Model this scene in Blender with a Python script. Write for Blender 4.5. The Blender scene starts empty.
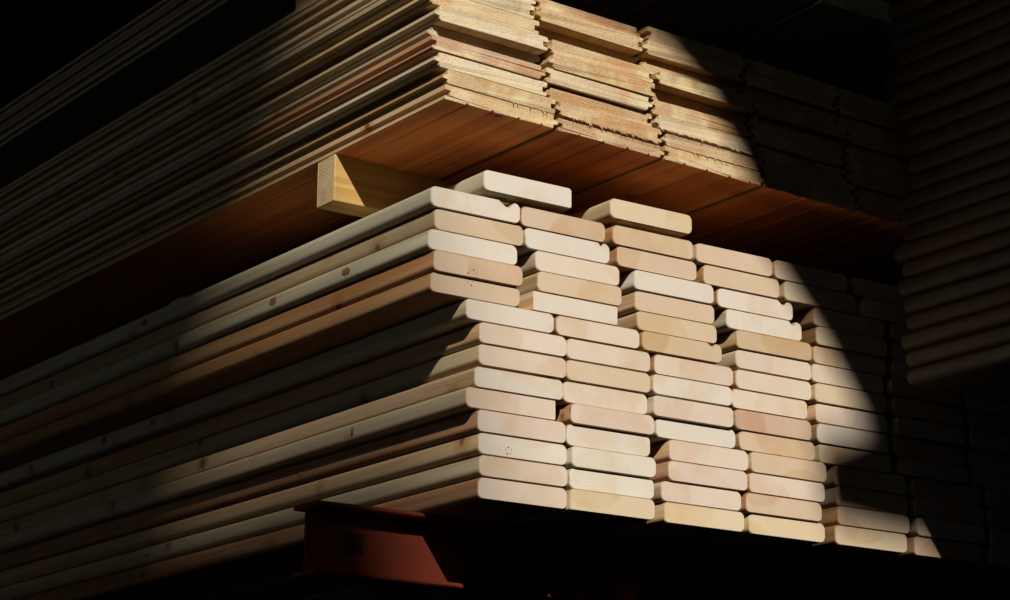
import bpy, bmesh, math, random
from mathutils import Vector, Matrix
rnd = random.Random(7)
scn = bpy.context.scene
col = scn.collection

# ------------------------------------------------------------------ camera
F = 2354.0
P = math.radians(15.07); A = math.radians(35.0)
fw = Vector((math.sin(A)*math.cos(P), math.cos(A)*math.cos(P), math.sin(P)))
rt = Vector((math.cos(A), -math.sin(A), 0))
up = rt.cross(fw)
RO = math.radians(.38)
rt, up = rt*math.cos(RO) + up*math.sin(RO), up*math.cos(RO) - rt*math.sin(RO)
cd = bpy.data.cameras.new('camera'); cam = bpy.data.objects.new('camera', cd); col.objects.link(cam)
cam.matrix_world = Matrix((( rt.x, up.x, -fw.x, -1.4615),
                           ( rt.y, up.y, -fw.y, -2.1357),
                           ( rt.z, up.z, -fw.z, -0.4663),
                           ( 0, 0, 0, 1)))
cd.sensor_width = 36.0; cd.sensor_fit = 'HORIZONTAL'
cd.lens = F/1010*36.0
cd.shift_y = -1.9/1010
cd.clip_start = 0.02; cd.clip_end = 200
scn.camera = cam

# ------------------------------------------------------------------ node helpers
class NT:
    def __init__(s, name):
        s.m = bpy.data.materials.new(name); s.m.use_nodes = True
        s.t = s.m.node_tree; s.t.nodes.clear()
        s.out = s.t.nodes.new('ShaderNodeOutputMaterial')
        s.b = s.t.nodes.new('ShaderNodeBsdfPrincipled')
        s.t.links.new(s.b.outputs[0], s.out.inputs[0])
        s.b.inputs['Specular IOR Level'].default_value = 0.3
    def put(s, sock, v):
        if hasattr(v, 'is_output'): s.t.links.new(v, sock)
        elif isinstance(v, (tuple, list)):
            if len(sock.default_value) == 4 and len(v) == 3: v = (*v, 1)
            sock.default_value = v
        else: sock.default_value = v
    def math(s, op, a, b=0.0, c=None, clamp=False):
        n = s.t.nodes.new('ShaderNodeMath'); n.operation = op; n.use_clamp = clamp
        s.put(n.inputs[0], a); s.put(n.inputs[1], b)
        if c is not None: s.put(n.inputs[2], c)
        return n.outputs[0]
    def vm(s, op, a, b):
        n = s.t.nodes.new('ShaderNodeVectorMath'); n.operation = op
        s.put(n.inputs[0], a); s.put(n.inputs[1], b)
        return n.outputs[1] if op in ('LENGTH', 'DISTANCE') else n.outputs[0]
    def noise(s, v, scale, detail=3.0, rough=0.5, dist=0.0):
        n = s.t.nodes.new('ShaderNodeTexNoise'); s.put(n.inputs['Vector'], v)
        n.inputs['Scale'].default_value = scale; n.inputs['Detail'].default_value = detail
        n.inputs['Roughness'].default_value = rough; n.inputs['Distortion'].default_value = dist
        return n.outputs['Fac']
    def mr(s, v, a, b, c=0.0, d=1.0, smooth=False):
        n = s.t.nodes.new('ShaderNodeMapRange')
        if smooth: n.interpolation_type = 'SMOOTHSTEP'
        s.put(n.inputs[0], v)
        for i, q in enumerate((a, b, c, d)): s.put(n.inputs[i+1], q)
        return n.outputs[0]
    def mix(s, f, a, b, mode='MIX'):
        n = s.t.nodes.new('ShaderNodeMix'); n.data_type = 'RGBA'; n.blend_type = mode
        s.put(n.inputs[0], f); s.put(n.inputs[6], a); s.put(n.inputs[7], b)
        return n.outputs[2]
    def comb(s, x, y, z):
        n = s.t.nodes.new('ShaderNodeCombineXYZ')
        for i, q in enumerate((x, y, z)): s.put(n.inputs[i], q)
        return n.outputs[0]
    def bump(s, h, strength, dist):
        n = s.t.nodes.new('ShaderNodeBump'); s.put(n.inputs['Height'], h)
        n.inputs['Strength'].default_value = strength; n.inputs['Distance'].default_value = dist
        s.t.links.new(n.outputs[0], s.b.inputs['Normal'])
    def obj(s):
        return s.t.nodes.new('ShaderNodeTexCoord').outputs['Object']
    def info(s):
        n = s.t.nodes.new('ShaderNodeObjectInfo'); return n.outputs['Color'], n.outputs['Random']

def side_material(name, streak=0.35, knots=0.13, mul=None):
    n = NT(name); c, r = n.info()
    if mul: c = n.mix(1.0, c, mul, 'MULTIPLY')
    off = n.math('MULTIPLY', r, 53.0)
    v = n.vm('ADD', n.obj(), n.comb(off, n.math('MULTIPLY', r, 17.0), off))
    # knots
    vo = n.t.nodes.new('ShaderNodeTexVoronoi'); vo.inputs['Scale'].default_value = 15.0
    n.put(vo.inputs['Vector'], v)
    kd = vo.outputs['Distance']
    gate = n.math('GREATER_THAN', n.math('FRACT', n.math('MULTIPLY', n.vm('LENGTH', vo.outputs['Color'], (0, 0, 0)), 7.3)), 0.35)
    knot = n.math('MULTIPLY', n.mr(kd, knots*0.55, knots, 1.0, 0.0, True), gate)
    halo = n.math('MULTIPLY', n.mr(kd, knots, knots*2.6, 1.0, 0.0, True), gate)
    # long grain, bent a little round the knots
    bend = n.math('MULTIPLY', halo, 0.004)
    vv = n.vm('ADD', v, n.comb(bend, 0.0, bend))
    g1 = n.noise(n.vm('MULTIPLY', vv, (70, 1.1, 70)), 1.0, 3.0, 0.6, 0.3)
    g2 = n.noise(n.vm('MULTIPLY', vv, (420, 5.0, 420)), 1.0, 2.0, 0.6)
    g3 = n.noise(n.vm('MULTIPLY', v, (6, 1.6, 6)), 1.0, 2.0)
    dark = n.mix(1.0, c, (0.70, 0.50, 0.33), 'MULTIPLY')
    base = n.mix(n.mr(g1, 0.42, 0.68, 0.0, streak*1.5, True), c, dark)
    base = n.mix(n.mr(g2, 0.45, 0.75, 0.0, streak), base, dark)
    base = n.mix(n.mr(g3, 0.35, 0.7, 0.0, 0.35), base, n.mix(1.0, c, (0.9, 0.72, 0.52), 'MULTIPLY'))
    base = n.mix(n.math('MULTIPLY', halo, 0.45), base, n.mix(1.0, c, (.62, .34, .20), 'MULTIPLY'))
    base = n.mix(n.math('MULTIPLY', knot, 0.85), base, n.mix(1.0, c, (.24, .11, .07), 'MULTIPLY'))
    n.put(n.b.inputs['Base Color'], base)
    n.b.inputs['Roughness'].default_value = 0.62
    n.bump(n.math('ADD', n.math('MULTIPLY', g2, 0.5), g1), 0.25, 0.0006)
    return n.m

def end_material(name, rough=0.0):
    n = NT(name); c, r = n.info()
    o = n.obj()
    off = n.math('MULTIPLY', r, 91.0)
    v = n.vm('ADD', o, n.comb(off, 0.0, off))
    cx = n.mr(n.math('FRACT', n.math('MULTIPLY', r, 13.7)), 0, 1, -0.03, 0.15)
    cz = n.mr(n.math('FRACT', n.math('MULTIPLY', r, 29.3)), 0, 1, -0.075, 0.085)
    sp = n.t.nodes.new('ShaderNodeSeparateXYZ'); n.put(sp.inputs[0], o)
    d = n.vm('LENGTH', n.comb(n.math('SUBTRACT', sp.outputs[0], cx), 0.0, n.math('SUBTRACT', sp.outputs[2], cz)), (0, 0, 0))
    d = n.math('ADD', d, n.math('MULTIPLY', n.noise(v, 22, 2), 0.012))
    spac = n.mr(n.math('FRACT', n.math('MULTIPLY', r, 47.1)), 0, 1, 1500, 3200)
    ring = n.math('SINE', n.math('MULTIPLY', d, spac))
    ring = n.mr(ring, -0.2, 1.0, 0.0, 1.0)
    pix = n.noise(v, 1500 if not rough else 700, 2.0, 0.7)
    blot = n.noise(v, 26, 3.0, 0.6)
    pale = n.mix(0.30, c, (0.64, 0.58, 0.48))
    tan = n.mix(1.0, c, (0.86, 0.66, 0.45), 'MULTIPLY')
    warm = n.mix(1.0, c, (0.96, 0.83, 0.69), 'MULTIPLY')
    base = n.mix(n.mr(blot, 0.35, 0.68, 0.0, 0.75 if not rough else 0.5, True), c, warm)
    # sapwood crescent
    base = n.mix(n.mr(d, 0.062, 0.068, 0.0, 0.55, True), base, pale)
    base = n.mix(n.math('MULTIPLY', ring, 0.20 if not rough else 0.12), base, tan)
    if rough:
        sp2 = n.noise(n.vm('MULTIPLY', v, (1.0, 1.0, 1.5)), 330, 3.0, 0.75)
        base = n.mix(n.mr(sp2, 0.50, 0.70, 0.0, 0.75), base, n.mix(1.0, c, (0.60, 0.36, 0.17), 'MULTIPLY'))
        base = n.mix(n.mr(sp2, 0.50, 0.32, 0.0, 0.5), base, pale)
        base = n.mix(n.mr(n.noise(v, 17, 3.0, 0.6), 0.46, 0.66, 0.0, 0.7, True), base, (.60, .50, .28))
        base = n.mix(n.mr(n.noise(v, 23, 3.0, 0.6), 0.54, 0.72, 0.0, 0.6, True), base, (.46, .24, .11))
        n.bump(n.math('ADD', sp2, n.math('MULTIPLY', pix, 0.6)), 0.7, 0.0016)
    else:
        # small pin holes and saw marks
        base = n.mix(n.mr(pix, 0.55, 0.8, 0.0, 0.30), base, tan)
        saw = n.noise(n.vm('MULTIPLY', v, (900, 1, 60)), 1.0, 1.0)
        n.bump(n.math('ADD', n.math('MULTIPLY', saw, 0.6), pix), 0.22, 0.0006)
    n.put(n.b.inputs['Base Color'], base)
    n.b.inputs['Roughness'].default_value = 0.75
    return n.m

M_side = side_material('planed_wood_side', 0.5, 0.14, (.80, .80, .70))
M_tan = side_material('tan_planed_side', 0.6, 0.14, (.80, .62, .42))
M_brown = side_material('brown_planed_side', 0.7, 0.15, (.62, .43, .29))
M_pale = side_material('greenish_planed_side', 0.5, 0.13, (.78, .78, .64))
M_face = side_material('orange_panelling_face', 0.5, 0.10, (1.6, .85, .5))
M_prof = side_material('panelling_wood_side', 0.45, 0.12)
M_end = end_material('planed_end_grain')
M_rend = end_material('rough_sawn_end_grain', 1.0)

def metal(name, c, rust=(0.10, 0.03, 0.015)):
    n = NT(name); v = n.obj()
    a = n.noise(v, 9, 4, 0.6); b = n.noise(v, 130, 3, 0.6)
    base = n.mix(n.mr(a, 0.45, 0.75, 0.0, 0.6), c, rust)
    base = n.mix(n.mr(b, 0.6, 0.8, 0.0, 0.5), base, rust)
    n.put(n.b.inputs['Base Color'], base)
    n.b.inputs['Roughness'].default_value = 0.5
    n.bump(b, 0.2, 0.001)
    return n.m
M_beam = metal('worn_red_paint', (0.20, 0.035, 0.014))
M_bolt = metal('dark_steel', (0.03, 0.025, 0.02))
def plain(name, c, c2, sc=3.0):
    n = NT(name); v = n.obj()
    n.put(n.b.inputs['Base Color'], n.mix(n.noise(v, sc, 5, 0.6), c, c2))
    n.b.inputs['Roughness'].default_value = 0.9
    return n.m
M_floor = plain('dark_yard_floor', (0.010, 0.009, 0.008), (0.022, 0.020, 0.017))
M_wall = plain('dark_shed_wall', (0.012, 0.011, 0.010), (0.022, 0.019, 0.016))

# ------------------------------------------------------------------ mesh helpers
def link(name, me, mats, parent=None):
    o = bpy.data.objects.new(name, me); col.objects.link(o)
    for m in mats: me.materials.append(m)
    if parent: o.parent = parent
    return o
def tag(o, label=None, cat=None, group=None, kind=None):
    if label: o['label'] = label
    if cat: o['category'] = cat
    if group: o['group'] = group
    if kind: o['kind'] = kind
    return o

def rounded(w, t, r, seg=5, notch=None):
    pts = []
    rs = r if isinstance(r, (tuple, list)) else (r, r, r, r)          # bl, br, tr, tl
    for (cx, cz, a0, q) in ((0, 0, 180, rs[0]), (w, 0, 270, rs[1]), (w, t, 0, rs[2]), (0, t, 90, rs[3])):
        sx = 1 if cx == 0 else -1; sz = 1 if cz == 0 else -1
        for i in range(seg+1):
            a = math.radians(a0 + 90*i/seg)
            pts.append((cx + sx*q + q*math.cos(a), cz + sz*q + q*math.sin(a)))
        if notch and cx == w and cz == t:
            # wane chip in the top edge, given as (distance from right edge, width, depth)
            for (dx, ww, dp) in notch:
                pts += [(w-dx, t), (w-dx-ww*0.35, t-dp), (w-dx-ww*0.6, t-dp*0.85), (w-dx-ww, t)]
    return pts

def panel(w, t, flip=False, grooves=True):  # the grooved bottom layer has sharper edges
    """tongue and groove panelling board: groove on the left, tongue on the right, V grooves below"""
    c = 0.0008 if grooves else 0.0022; gd = 0.0065; a = t*0.28; b = t*0.64; tl = 0.0065
    p = [(c, 0)]
    if grooves:
        for g in (0.03, 0.065, 0.101, 0.133):
            g *= w/0.15
            p += [(g-0.0024, 0), (g, 0.0026), (g+0.0024, 0)]
    p += [(w-c, 0), (w, c), (w, a), (w+tl-0.001, a+0.0006), (w+tl, a+0.0015), (w+tl, b-0.0015), (w+tl-0.001, b-0.0006), (w, b), (w, t-c*0.6), (w-c*0.6, t),
          (c*0.6, t), (0, t-c*0.6), (0, b+0.0004), (gd, b), (gd, a), (0, a-0.0004), (0, c)]
    if flip:
        p = [(w-x, z) for x, z in p][::-1]
    return p

def extrude(pts, length, rseed=0, end_bev=0.0012, bow=0.0, fuzz=0.0, segs=8):
    """cross-section in xz, front end at y=0, running back along +y"""
    q = random.Random(rseed)
    n = len(pts)
    cx = sum(p[0] for p in pts)/n; cz = sum(p[1] for p in pts)/n
    xs = [p[0] for p in pts]; zs = [p[1] for p in pts]
    w = max(xs)-min(xs); t = max(zs)-min(zs)
    ys = [0.0, end_bev] + [length*(i/segs)**1.5 for i in range(1, segs)] + [length]
    verts = []
    for k, y in enumerate(ys):
        f = 1.0
        if k == 0: fx, fz = 1-1.4*end_bev/w, 1-1.4*end_bev/t
        else: fx = fz = 1
        ox = bow*math.sin(math.pi*y/length)
        for (x, z) in pts:
            verts.append((cx+(x-cx)*fx+ox, y + (q.uniform(-fuzz, fuzz) if k == 0 else 0), cz+(z-cz)*fz))
    faces = []; mi = []
    for k in range(len(ys)-1):
        for i in range(n):
            j = (i+1) % n
            faces.append((k*n+i, k*n+j, (k+1)*n+j, (k+1)*n+i)); mi.append(0)
    faces.append(tuple(range(n-1, -1, -1))); mi.append(1)
    faces.append(tuple((len(ys)-1)*n+i for i in range(n))); mi.append(1)
    me = bpy.data.meshes.new('board'); me.from_pydata(verts, [], faces)
    bm = bmesh.new(); bm.from_mesh(me); bmesh.ops.recalc_face_normals(bm, faces=bm.faces); bm.to_mesh(me); bm.free()
    for p, m in zip(me.polygons, mi): p.material_index = m
    return me

def smooth_sides(me):
    for p in me.polygons: p.use_smooth = (p.material_index == 0)
    # keep hard edges at the end faces
    bm = bmesh.new(); bm.from_mesh(me)
    for e in bm.edges:
        if len(e.link_faces) == 2 and e.calc_face_angle(0) > math.radians(35): e.smooth = False
    bm.to_mesh(me); bm.free()

TONE = {  # name, colour
 'W': ('whitish', (0.80, 0.735, 0.63)), 'T': ('tan', (0.70, 0.53, 0.355)), 'P': ('pinkish', (0.775, 0.655, 0.53)),
 'Y': ('yellowish', (0.76, 0.62, 0.40)), 'B': ('reddish brown', (0.60, 0.40, 0.26)), 'D': ('honey', (0.64, 0.475, 0.29)),
 'G': ('grey', (0.55, 0.52, 0.42))}
ALB = .66
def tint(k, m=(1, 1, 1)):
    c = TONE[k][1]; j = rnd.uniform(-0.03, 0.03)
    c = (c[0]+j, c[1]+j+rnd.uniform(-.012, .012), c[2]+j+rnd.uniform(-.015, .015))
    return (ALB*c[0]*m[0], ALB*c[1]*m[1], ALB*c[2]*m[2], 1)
ORD = ['zeroth', 'first', 'second', 'third', 'fourth', 'fifth', 'sixth', 'seventh', 'eighth', 'ninth', 'tenth', 'eleventh', 'twelfth',
       'thirteenth', 'fourteenth', 'fifteenth', 'sixteenth', 'seventeenth', 'eighteenth', 'nineteenth', 'twentieth',
       'twenty-first', 'twenty-second', 'twenty-third', 'twenty-fourth', 'twenty-fifth']

# ------------------------------------------------------------------ lower stack of planed round-edged boards
TOPS = [.3522, .3272, .3017, .2768, .2518, .2278, .2035, .1775, .1520, .1255, .1012, .0752, .0502, .0252, 0.0]
X = [
 [-.070, -.063, -.0722, -.0666, -.0677, -.020, -.0034, -.0033, -.0087, -.0181, -.0044, -.0016, -.0002, .0],
 [.0567, .0638, .0780, .0794, .0735, .1064, .1221, .1219, .1188, .1257, .1226, .1281, .1279, .1258],
 [.1888, .1959, .2212, .2238, .2264, .2320, .2512, .2476, .2485, .2556, .2733, .2697, .2615, .2655],
 [.3185, .3305, .3536, .3673, .3809, .3817, .3809, .3719, .3758, .3829, .3997, .3972, .3900, .3971],
 [.4452, .4608, .5102, .5124, .5113, .5050, .5089, .5110, .5098, .5153, .5393, .5415, .5403, .5356]]
TN = ['WTWTTWPPWPPWPP', 'TWPTWPPTPPWWWY', 'TTWTTDPWPWPPPY', 'TTWWDPPPBTTPTY', 'TTTTTPTPWTTTTY', 'TPTTPTTPTPTTPT', 'TPTTPTTPTPTTPT', 'PTTPTTPTTPTTPT']
for c in (5, 6, 7):
    X.append([X[c-1][r] + (0.1335 if r < 5 else 0.1345) + rnd.uniform(0, .004) for r in range(14)])
W = 0.1246
NOTCH = {(0, 0): [(0.008, 0.022, 0.0075)], (3, 2): [(0.009, 0.016, 0.006)], (3, 3): [(0.009, 0.012, 0.006)], (1, 1): [(0.009, 0.008, 0.004)], (2, 5): [(0.009, 0.014, 0.004)]}
CORN = {(1, 13): (.002, .007, .007, .007), (1, 4): (.002, .002, .002, .002), (0, 9): (.007, .002, .002, .006), (4, 9): (.006, .006, .003, .003)}
LB = {}
for c in range(8):
    for r in range(14):
        x = X[c][r]
        if c and x < X[c-1][r] + W + .0006: x = X[c][r] = X[c-1][r] + W + .0006
        t = TOPS[r]-TOPS[r+1]
        t -= {6: .0013, 7: .0010, 8: .0012, 12: .0007}.get(r, .0003)
        if c == 0 and r == 8: t -= .001
        rad = CORN.get((c, r)) or tuple(rnd.uniform(.0062, .0082) for _ in range(4))
        pts = rounded(W - rnd.uniform(0, .0006), t, rad, 5, NOTCH.get((c, r)))
        me = extrude(pts, 4.0 + rnd.uniform(-.02, .02), c*31+r, bow=rnd.uniform(-.0015, .0015))
        smooth_sides(me)
        ms = {'p': M_pale, 't': M_tan, 'b': M_brown, 's': M_side}['psptt'[r] if (c == 0 and r < 5) else ('ptptpbtpb'[r-5] if c == 0 else 'stsbs'[(c*3+r*2) % 5])]
        o = link('planed_board', me, [ms, M_end]); LB[(c, r)] = o
        o.location = (x, rnd.uniform(-.0025, .0025), TOPS[r+1])
        k = TN[c][r]; o.color = tint(k)
        tag(o, f"{TONE[k][0]} planed board in lower stack, {ORD[c+1]} column from left corner, {ORD[r+1]} row down", 'board', 'planed boards of the lower stack')

# knots that stand out on the left-hand boards
nk = NT('knot_wood'); v_ = nk.obj()
nk.put(nk.b.inputs['Base Color'], nk.mix(nk.noise(v_, 160, 3, .6), (.14, .055, .028), (.27, .13, .07)))
nk.b.inputs['Roughness'].default_value = .6
M_knot = nk.m
def knot(o, y, z, ry, rz, x=0.0, end=False, lab='dark knot'):
    bm = bmesh.new(); bmesh.ops.create_uvsphere(bm, u_segments=14, v_segments=8, radius=1)
    q = random.Random(int((y+z)*1e4))
    for v in bm.verts:
        k = 1 + q.uniform(-.12, .12)
        v.co = Vector((x+v.co.x*rz*k, v.co.y*.0004, z+v.co.z*rz*k)) if end else Vector((v.co.x*.0006, y+v.co.y*ry*k, z+v.co.z*rz*k))
    for f in bm.faces: f.smooth = True
    me = bpy.data.meshes.new('knot'); bm.to_mesh(me); bm.free()
    k = link('knot', me, [M_knot], o); k['label'] = lab
for (r, y, z, ry, rz) in ((2, .3516, .0130, .012, .0062), (2, .177, .0130, .011, .005), (0, .7165, .0125, .008, .005), (1, 1.0286, .010, .009, .006),
                          (3, .7965, .013, .009, .0055), (5, .7762, .013, .010, .005), (9, .2443, .013, .0035, .0058), (5, .9307, .012, .010, .006),
                          (7, .9283, .013, .012, .006), (7, 1.176, .012, .013, .0062), (12, .8158, .011, .016, .0045), (10, .3927, .012, .008, .005)):
    knot(LB[(0, r)], y, z, ry, rz, lab='reddish brown knot')
# clusters of small dark specks in the end grain
for (r, cx, cz, n, rr) in ((3, .0535, .004, 7, .0055), (4, .0545, .0195, 4, .0035), (11, .042, .008, 5, .004)):
    for i in range(n):
        a = i*2*math.pi/n + .4
        if r == 3 and math.sin(a) < -.75: continue
        knot(LB[(0, r)], 0, cz+rr*math.sin(a), 0, .0007+.0004*(i % 2), cx+rr*1.1*math.cos(a), True, 'dark speck in the end grain')

# thin lath and two loose boards lying on top
def solid(name, pts, length, mats, loc, rot=(0, 0, 0), seed=0, **kw):
    me = extrude(pts, length, seed, **kw); o = link(name, me, mats); o.location = loc; o.rotation_euler = rot
    return o
LT = .3588
o = solid('packing_lath', rounded(.04, LT-.3523, .0008, 2), 1.05, [M_side, M_end], (-.06, .66, .3522), (0, 0, -math.pi/2)); o.color = tint('T')
tag(o, 'thin lath lying across the lower stack beneath the two loose boards', 'lath')
for x, zt, k, lab in ((.0003, LT, 'W', 'whitish loose planed board lying on top of the lower stack, nearest left corner'),
                      (.1840, LT, 'Y', 'yellowish loose planed board on the lower stack, right of the whitish loose one')):
    me = extrude(rounded(W+.002, .0252, (.007, .003, .004, .007) if k == 'W' else (.008, .008, .007, .008), 5), 3.8, 5, bow=.001); smooth_sides(me)
    o = link('planed_board', me, [M_side, M_end]); o.location = (x, -.004, zt); o.color = tint(k)
    tag(o, lab, 'board', 'loose boards on the lower stack')
for (x, w2) in ((.3205, 'T'), (.4560, 'P'), (.5930, 'T'), (.7300, 'P')):
    me = extrude(rounded(W, .0252, .0075, 5), 3.6, 9); smooth_sides(me)
    o = link('planed_board', me, [M_side, M_end]); o.location = (x, .33, LT); o.color = tint(w2)
    tag(o, f"shaded {TONE[w2][0]} planed board set back under the spacer, {ORD[int((x-.18)/.13)]} of the set-back ones", 'board', 'boards set back under the spacer')
# wood chips
def chip(name, pts, loc, rot, tone, lab):
    bm = bmesh.new()
    vs = [bm.verts.new(p) for p in pts]
    bmesh.ops.convex_hull(bm, input=vs)
    me = bpy.data.meshes.new(name); bm.to_mesh(me); bm.free()
    o = link(name, me, [M_side]); o.location = loc; o.rotation_euler = rot; o.color = tint(tone)
    tag(o, lab, 'wood chip'); return o
chip('wood_chip', [(0, 0, 0), (.022, 0, 0), (.022, .03, 0), (0, .03, 0), (.012, 0.004, .0064), (.015, .028, .006)], (.022, .006, .3522), (0, 0, 0), 'Y',
     'small yellowish wood chip wedged under the whitish loose board')
chip('wood_chip', [(0, 0, 0), (.03, .004, 0), (.034, .02, .001), (.004, .022, 0), (.004, .008, .006), (.028, .012, .008)], (-.066, .875, .3522), (0, 0, 0), 'T',
     'small wood chip on the far left top edge of the lower stack')

# ------------------------------------------------------------------ spacers (square timbers across the stacks)
ZT = LT + .0252
ZU = .4437
def spacer(y, z0, z1, x0, lab, ln=1.05, wd=.041, lt=0.0, lb=0.0):
    me = extrude(rounded(wd, z1-z0, .0012, 2), ln, 3, fuzz=.0004)
    for v in me.vertices:                                   # slightly tapered along its length
        v.co.z -= (lt if v.co.z > (z1-z0)/2 else lb)*v.co.y
    o = link('timber_spacer', me, [M_side, M_rend]); o.location = (x0, y+wd, z0); o.rotation_euler = (0, 0, -math.pi/2)
    o.color = (.62, .43, .165, 1); tag(o, lab, 'timber', 'spacers between the stacks'); return o
# rotated -90: local y -> world x, local x -> world -y
spacer(.203, ZT, ZU, -.0765, 'square yellow timber spacer sticking out on the left between the two stacks', lt=.031)
spacer(3.2, ZT, ZU-.0008, -.0600, 'square timber spacer far back between lower and middle stacks', lt=.031)

# ------------------------------------------------------------------ upper stack of tongue and groove panelling
TU = .0184; YU = -.037
DX = [0, -.002, -.014, -.021, -.016, -.017, -.028, -.034, -.030, -.030, -.024, -.012]
WU = .1522; PU = .1592; LEAN = .030
# how far each board end is set back (+) or pushed out (-), by column then by row from the bottom
DY = [[0, -.001, .000, -.001, .014, -.003, .000, .002, .010, .12, .13, .15],
      [0, -.001, .004, -.002, -.004, -.002, .016, -.002, .012, .13, .12, .14],
      [0, -.001, -.0025, .001, .012, -.006, .010, -.002, -.001, .12, .12, .13],
      [0, .002, .004, .001, .004, -.006, .006, .001, .002, .13, .12, .13],
      [0, .004, .000, .003, .004, .000, .006, .001, .004, .13, .12, .13],
      [0, .004, .000, .003, .004, .000, .006, .001, .004, .13, .12, .13]]
UT = ['TTBWWYWYTTTT', 'DTTWYYTYBTTT', 'YTWDTDYYTTTT', 'TTDTTTTTTTTT', 'TTTTTTTTTTTT', 'TTTTTTTTTTTT']
SID = 'YDWBGWYGWTGT'
UP = {}
for c in range(6):
    for r in range(12):
        fl = not (r in (0, 3, 8))
        me = extrude(panel(WU, TU-(.0030 if (c, r) in ((1, 0), (2, 1)) else .0004), fl, r == 0), 4.0, 500+c*20+r, end_bev=.0008, fuzz=.0009)
        for p in me.polygons:
            if r == 0 and p.center.z < .003 and p.center.x > .003 and p.material_index == 0: p.material_index = 2
        o = link('panelling_board', me, [M_prof, M_rend, M_face])
        o.location = (-.0765 + c*PU + DX[r] + LEAN*r*TU + (0.0035 if fl else 0), YU + DY[c][r], ZU + r*TU - LEAN*(c*PU + DX[r] + (.0035 if fl else 0)))
        o.rotation_euler = (0, math.atan(LEAN), 0)
        UP[(c, r)] = o
        k = UT[c][r] if c else SID[r]
        o.color = tint(k, (.93, .77, .54) if c else (1.08, .98, .78))
        tag(o, f"{TONE[k][0]} rough-ended panelling board, middle stack, {ORD[c+1]} column from left, {ORD[r+1]} row up", 'board', 'panelling boards of the middle stack')

def splinters(parent, x0, x1, n, z, seed):
    q = random.Random(seed); bm = bmesh.new()
    for i in range(n):
        x = q.uniform(x0, x1); l = q.uniform(.002, .006); w2 = q.uniform(.0004, .0011); s = q.uniform(-.003, .003); y = -q.uniform(.0026, .0045)
        a = bm.verts.new((x-w2, -.0001, z)); b = bm.verts.new((x+w2, -.0001, z)); c2 = bm.verts.new((x, -.0001, z+.0016)); d = bm.verts.new((x+s, y, z-l))
        for f in ((a, b, d), (b, c2, d), (c2, a, d), (a, c2, b)): bm.faces.new(f)
    me = bpy.data.meshes.new('torn_fibres'); bm.to_mesh(me); bm.free()
    o = link('torn_fibres', me, [M_rend], parent); o.color = parent.color
for (c, r, a, b, n) in ((1, 1, .01, .148, 46), (2, 2, .0, .145, 40), (2, 1, .04, .14, 20), (0, 1, .09, .15, 10)):
    splinters(UP[(c, r)], a, b, n, .0006, c*7+r)

# ------------------------------------------------------------------ third stack above
Z3 = .727
spacer(.30, ZU+12*TU, Z3, -.06, 'square timber spacer above the middle stack near its front end', lb=.030)
spacer(3.2, ZU+12*TU, Z3, -.06, 'square timber spacer above the middle stack far back', lb=.030)
for c in range(6):
    for r in range(4):
        me = extrude(panel(WU, .0168, r % 2 == 1, r == 0), 4.0, 900+c*20+r, end_bev=.0008, fuzz=.0006)
        o = link('panelling_board', me, [M_prof, M_rend])
        o.location = (-.088 + c*PU + rnd.uniform(-.003, .003), .02+rnd.uniform(-.01, .01), Z3 + r*.0172)
        k = 'GTGT'[r]; o.color = tint(k)
        tag(o, f"shaded {TONE[k][0]} panelling board in topmost stack, {ORD[c+1]} column from left, {ORD[r+1]} row up", 'board', 'panelling boards of the topmost stack')

# ------------------------------------------------------------------ right stack, seen along its left side
XR = .578; YR = -.07; TR = .0232; ZR = .190
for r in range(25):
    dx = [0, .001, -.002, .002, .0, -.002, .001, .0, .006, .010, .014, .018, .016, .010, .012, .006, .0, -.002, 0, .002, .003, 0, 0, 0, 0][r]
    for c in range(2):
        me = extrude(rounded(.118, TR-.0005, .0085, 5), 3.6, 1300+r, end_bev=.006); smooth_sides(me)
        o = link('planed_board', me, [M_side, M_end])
        o.location = (XR + dx + c*.121, YR - rnd.uniform(0, .035) - 0.0, ZR + r*TR); o.color = tint('GTGTD'[(r*3) % 5], (.10, .085, .07))  # tint cut far down: the deep shade on this stack is put into the colour
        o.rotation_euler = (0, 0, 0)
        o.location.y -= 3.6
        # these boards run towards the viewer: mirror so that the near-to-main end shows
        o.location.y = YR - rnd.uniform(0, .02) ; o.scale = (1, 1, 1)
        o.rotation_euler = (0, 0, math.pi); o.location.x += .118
        tag(o, f"shade-darkened planed board in right-hand stack, {'outer' if c == 0 else 'inner'} column, {ORD[r+1]} row from its bottom", 'board', 'planed boards of the right-hand stack')

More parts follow.
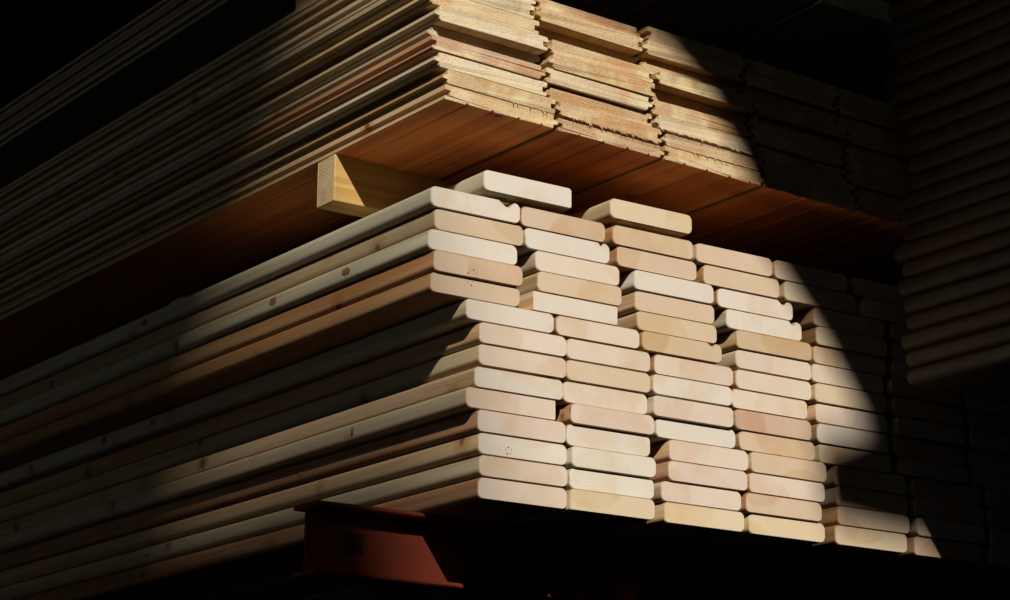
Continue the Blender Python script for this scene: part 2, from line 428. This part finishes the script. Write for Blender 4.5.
# ------------------------------------------------------------------ cantilever rack arms
def ibeam(x0, x1, yc, ztop, h, wf, tf=.005, tw=.005, bolt=True, lab=''):
    e = bpy.data.objects.new('cantilever_bracket', None); col.objects.link(e); e.location = (x0, yc, ztop)
    def bx(name, a, b, mat, bev=.0012):
        bm = bmesh.new(); bmesh.ops.create_cube(bm, size=1)
        for v in bm.verts:
            v.co = Vector([(a[i]+b[i])/2 + v.co[i]*(b[i]-a[i]) for i in range(3)])
        bmesh.ops.bevel(bm, geom=bm.edges[:], offset=bev, segments=2, affect='EDGES')
        me = bpy.data.meshes.new(name); bm.to_mesh(me); bm.free()
        return link(name, me, [mat], e)
    L = x1-x0
    bx('top_flange', (0, -wf/2, -tf), (L, wf/2, 0), M_beam)
    bx('bottom_flange', (0, -wf/2, -h), (L, wf/2, -h+tf), M_beam)
    bx('web', (0.0005, -tw/2, -h+tf), (L, tw/2, -tf), M_beam, .0006)
    if bolt:
        bx('patch_plate', (.052, -tw/2-.0012, -.052), (.076, -tw/2, -.028), M_bolt, .0004)
        bm = bmesh.new(); bmesh.ops.create_cone(bm, cap_ends=True, segments=6, radius1=.0055, radius2=.005, depth=.004)
        bmesh.ops.rotate(bm, verts=bm.verts, matrix=Matrix.Rotation(math.pi/2, 3, 'X'))
        bmesh.ops.translate(bm, verts=bm.verts, vec=(.063, -tw/2-.003, -.037))
        me = bpy.data.meshes.new('bolt_head'); bm.to_mesh(me); bm.free(); link('bolt_head', me, [M_bolt], e)
    tag(e, lab, 'bracket', 'arms of the storage rack')
    return e
def post(x, y, z1, lab):
    bm = bmesh.new(); bmesh.ops.create_cube(bm, size=1)
    for v in bm.verts: v.co = Vector((v.co.x*.12, v.co.y*.10, (v.co.z+.5)*z1))
    bmesh.ops.bevel(bm, geom=bm.edges[:], offset=.006, segments=2, affect='EDGES')
    me = bpy.data.meshes.new('rack_upright'); bm.to_mesh(me); bm.free()
    o = link('rack_upright', me, [M_beam]); o.location = (x, y, -2.0); tag(o, lab, 'post', 'uprights of the storage rack')
XP = 1.32
ibeam(-.137, XP-.052, .146, 0, .082, .056, lab='orange-red steel rack arm sticking out under the lower stack')
ibeam(-.137, XP-.052, 2.6, 0, .082, .056, bolt=False, lab='far steel rack arm under the lower stack, lost in shade')
post(XP, .146, 3.9, 'steel rack upright behind the front arm, hidden in shade')
post(XP, 2.6, 3.9, 'steel rack upright behind the far arm, hidden in shade')
ibeam(.60, XP-.052, -.75, ZR, .082, .056, bolt=False, lab='steel rack arm under the right-hand stack')
ibeam(.60, XP-.052, -2.6, ZR, .082, .056, bolt=False, lab='nearest steel rack arm under the right-hand stack')
post(XP, -.75, 3.9, 'steel rack upright carrying the right-hand stack')
post(XP, -2.6, 3.9, 'nearest steel rack upright carrying the right-hand stack')

# ------------------------------------------------------------------ the setting
def prism(name, poly, z0, z1, mat):
    bm = bmesh.new()
    lo = [bm.verts.new((x, y, z0)) for x, y in poly]; hi = [bm.verts.new((x, y, z1)) for x, y in poly]
    bm.faces.new(lo[::-1]); bm.faces.new(hi)
    n = len(poly)
    for i in range(n): bm.faces.new((lo[i], lo[(i+1) % n], hi[(i+1) % n], hi[i]))
    bmesh.ops.recalc_face_normals(bm, faces=bm.faces)
    me = bpy.data.meshes.new(name); bm.to_mesh(me); bm.free()
    o = link(name, me, [mat]); o['kind'] = 'structure'; return o
prism('floor', [(-22, -26), (6, -26), (6, 6.2), (-22, 6.2)], -2.15, -2.0, M_floor)
prism('wall_back', [(-14, 6), (4, 6), (4, 6.2), (-14, 6.2)], -2.0, 2.04, M_wall)
prism('wall_right', [(3.8, -6), (4, -6), (4, 6), (3.8, 6)], -2.0, 2.04, M_wall)
# added unseen cover, its opening shaped to trace shadow edges and limit sky fill
roof_blockers = [[(-.95, -1.98), (4, -1.98), (4, 6.2), (-.95, 6.2)], [(-14, -6), (-2.6, -6), (-2.6, -.6), (-14, -.6)], [(-14, -.6), (-.95, -.6), (-.95, 6.2), (-14, 6.2)],
        [(-2.6, -6), (4, -6), (4, -3.6), (-2.6, -3.6)], [(-.760, -3.6), (4, -3.6), (4, -1.98), (-.93, -1.98), (-.855, -2.005), (-.800, -2.06), (-.778, -2.13), (-.785, -2.27), (-.760, -2.45)]]
for q in roof_blockers: prism('sun_blocker_cover', q, 2.04, 2.16, M_wall)

# sun direction and beam axes, for the added slabs that cut the sun
SUN = Vector((.72, 1.38, -1.0)).normalized()
U = SUN.cross(Vector((0, 0, 1))).normalized(); V = U.cross(SUN)
def at_uv(u, v, d, ref=Vector((.5, 0, .1))):
    base = ref - SUN*d
    return base + U*(u-ref.dot(U)) + V*(v-ref.dot(V))
def slab(name, uv, d, th, mat):
    """flat slab facing the sun, outline given across the sunbeam, d metres up the beam"""
    bm = bmesh.new()
    a = [bm.verts.new(at_uv(u, v, d)) for u, v in uv]; b = [bm.verts.new(at_uv(u, v, d+th)) for u, v in uv]
    bm.faces.new(a); bm.faces.new(b[::-1]); n = len(uv)
    for i in range(n): bm.faces.new((a[i], a[(i+1) % n], b[(i+1) % n], b[i]))
    bmesh.ops.recalc_face_normals(bm, faces=bm.faces)
    bmesh.ops.triangulate(bm, faces=[f for f in bm.faces if len(f.verts) > 4])
    me = bpy.data.meshes.new(name); bm.to_mesh(me); bm.free()
    o = link(name, me, [mat]); o['kind'] = 'structure'; return o
# added unseen slab, edge drawn to cut the sun on the left, very softly
slab('sun_blocker_left', [(.0, 4), (-.08, .75), (-.17, .56), (-.22, .50), (-.26, .45), (-.275, .41), (-.20, .35), (-.12, .25), (-.05, .15), (-.02, .05), (.0, -.05), (.02, -.6), (-9, -.6), (-9, 4)], 14, .3, M_wall)
# another unseen slab, added to cast the soft shadow across the lower right
slab('sun_blocker_right_1', [(.450, .235), (.462, .152), (.61, .180), (.80, .225), (.80, .5), (.60, .40), (.53, .29)], 3.7, .05, M_wall)
prism('fill_blocker_front', [(-14, -6), (4, -6), (4, -5.85), (-14, -5.85)], -2.0, 2.04, M_wall)  # added out of view to keep sky fill off the board ends

# ------------------------------------------------------------------ light
sd = bpy.data.lights.new('sun', 'SUN'); sd.energy = 6.0; sd.angle = math.radians(1.0); sd.color = (1.0, .94, .87)
so = bpy.data.objects.new('sun', sd); col.objects.link(so); so.rotation_euler = SUN.to_track_quat('-Z', 'Y').to_euler()
w = bpy.data.worlds.new('world'); scn.world = w; w.use_nodes = True
bg = w.node_tree.nodes['Background']; bg.inputs[0].default_value = (.84, .94, 1.0, 1); bg.inputs[1].default_value = .43
scn.view_settings.view_transform = 'Standard'; scn.view_settings.look = 'None'
scn.view_settings.exposure = 0; scn.view_settings.gamma = 1; scn.view_settings.use_curve_mapping = False
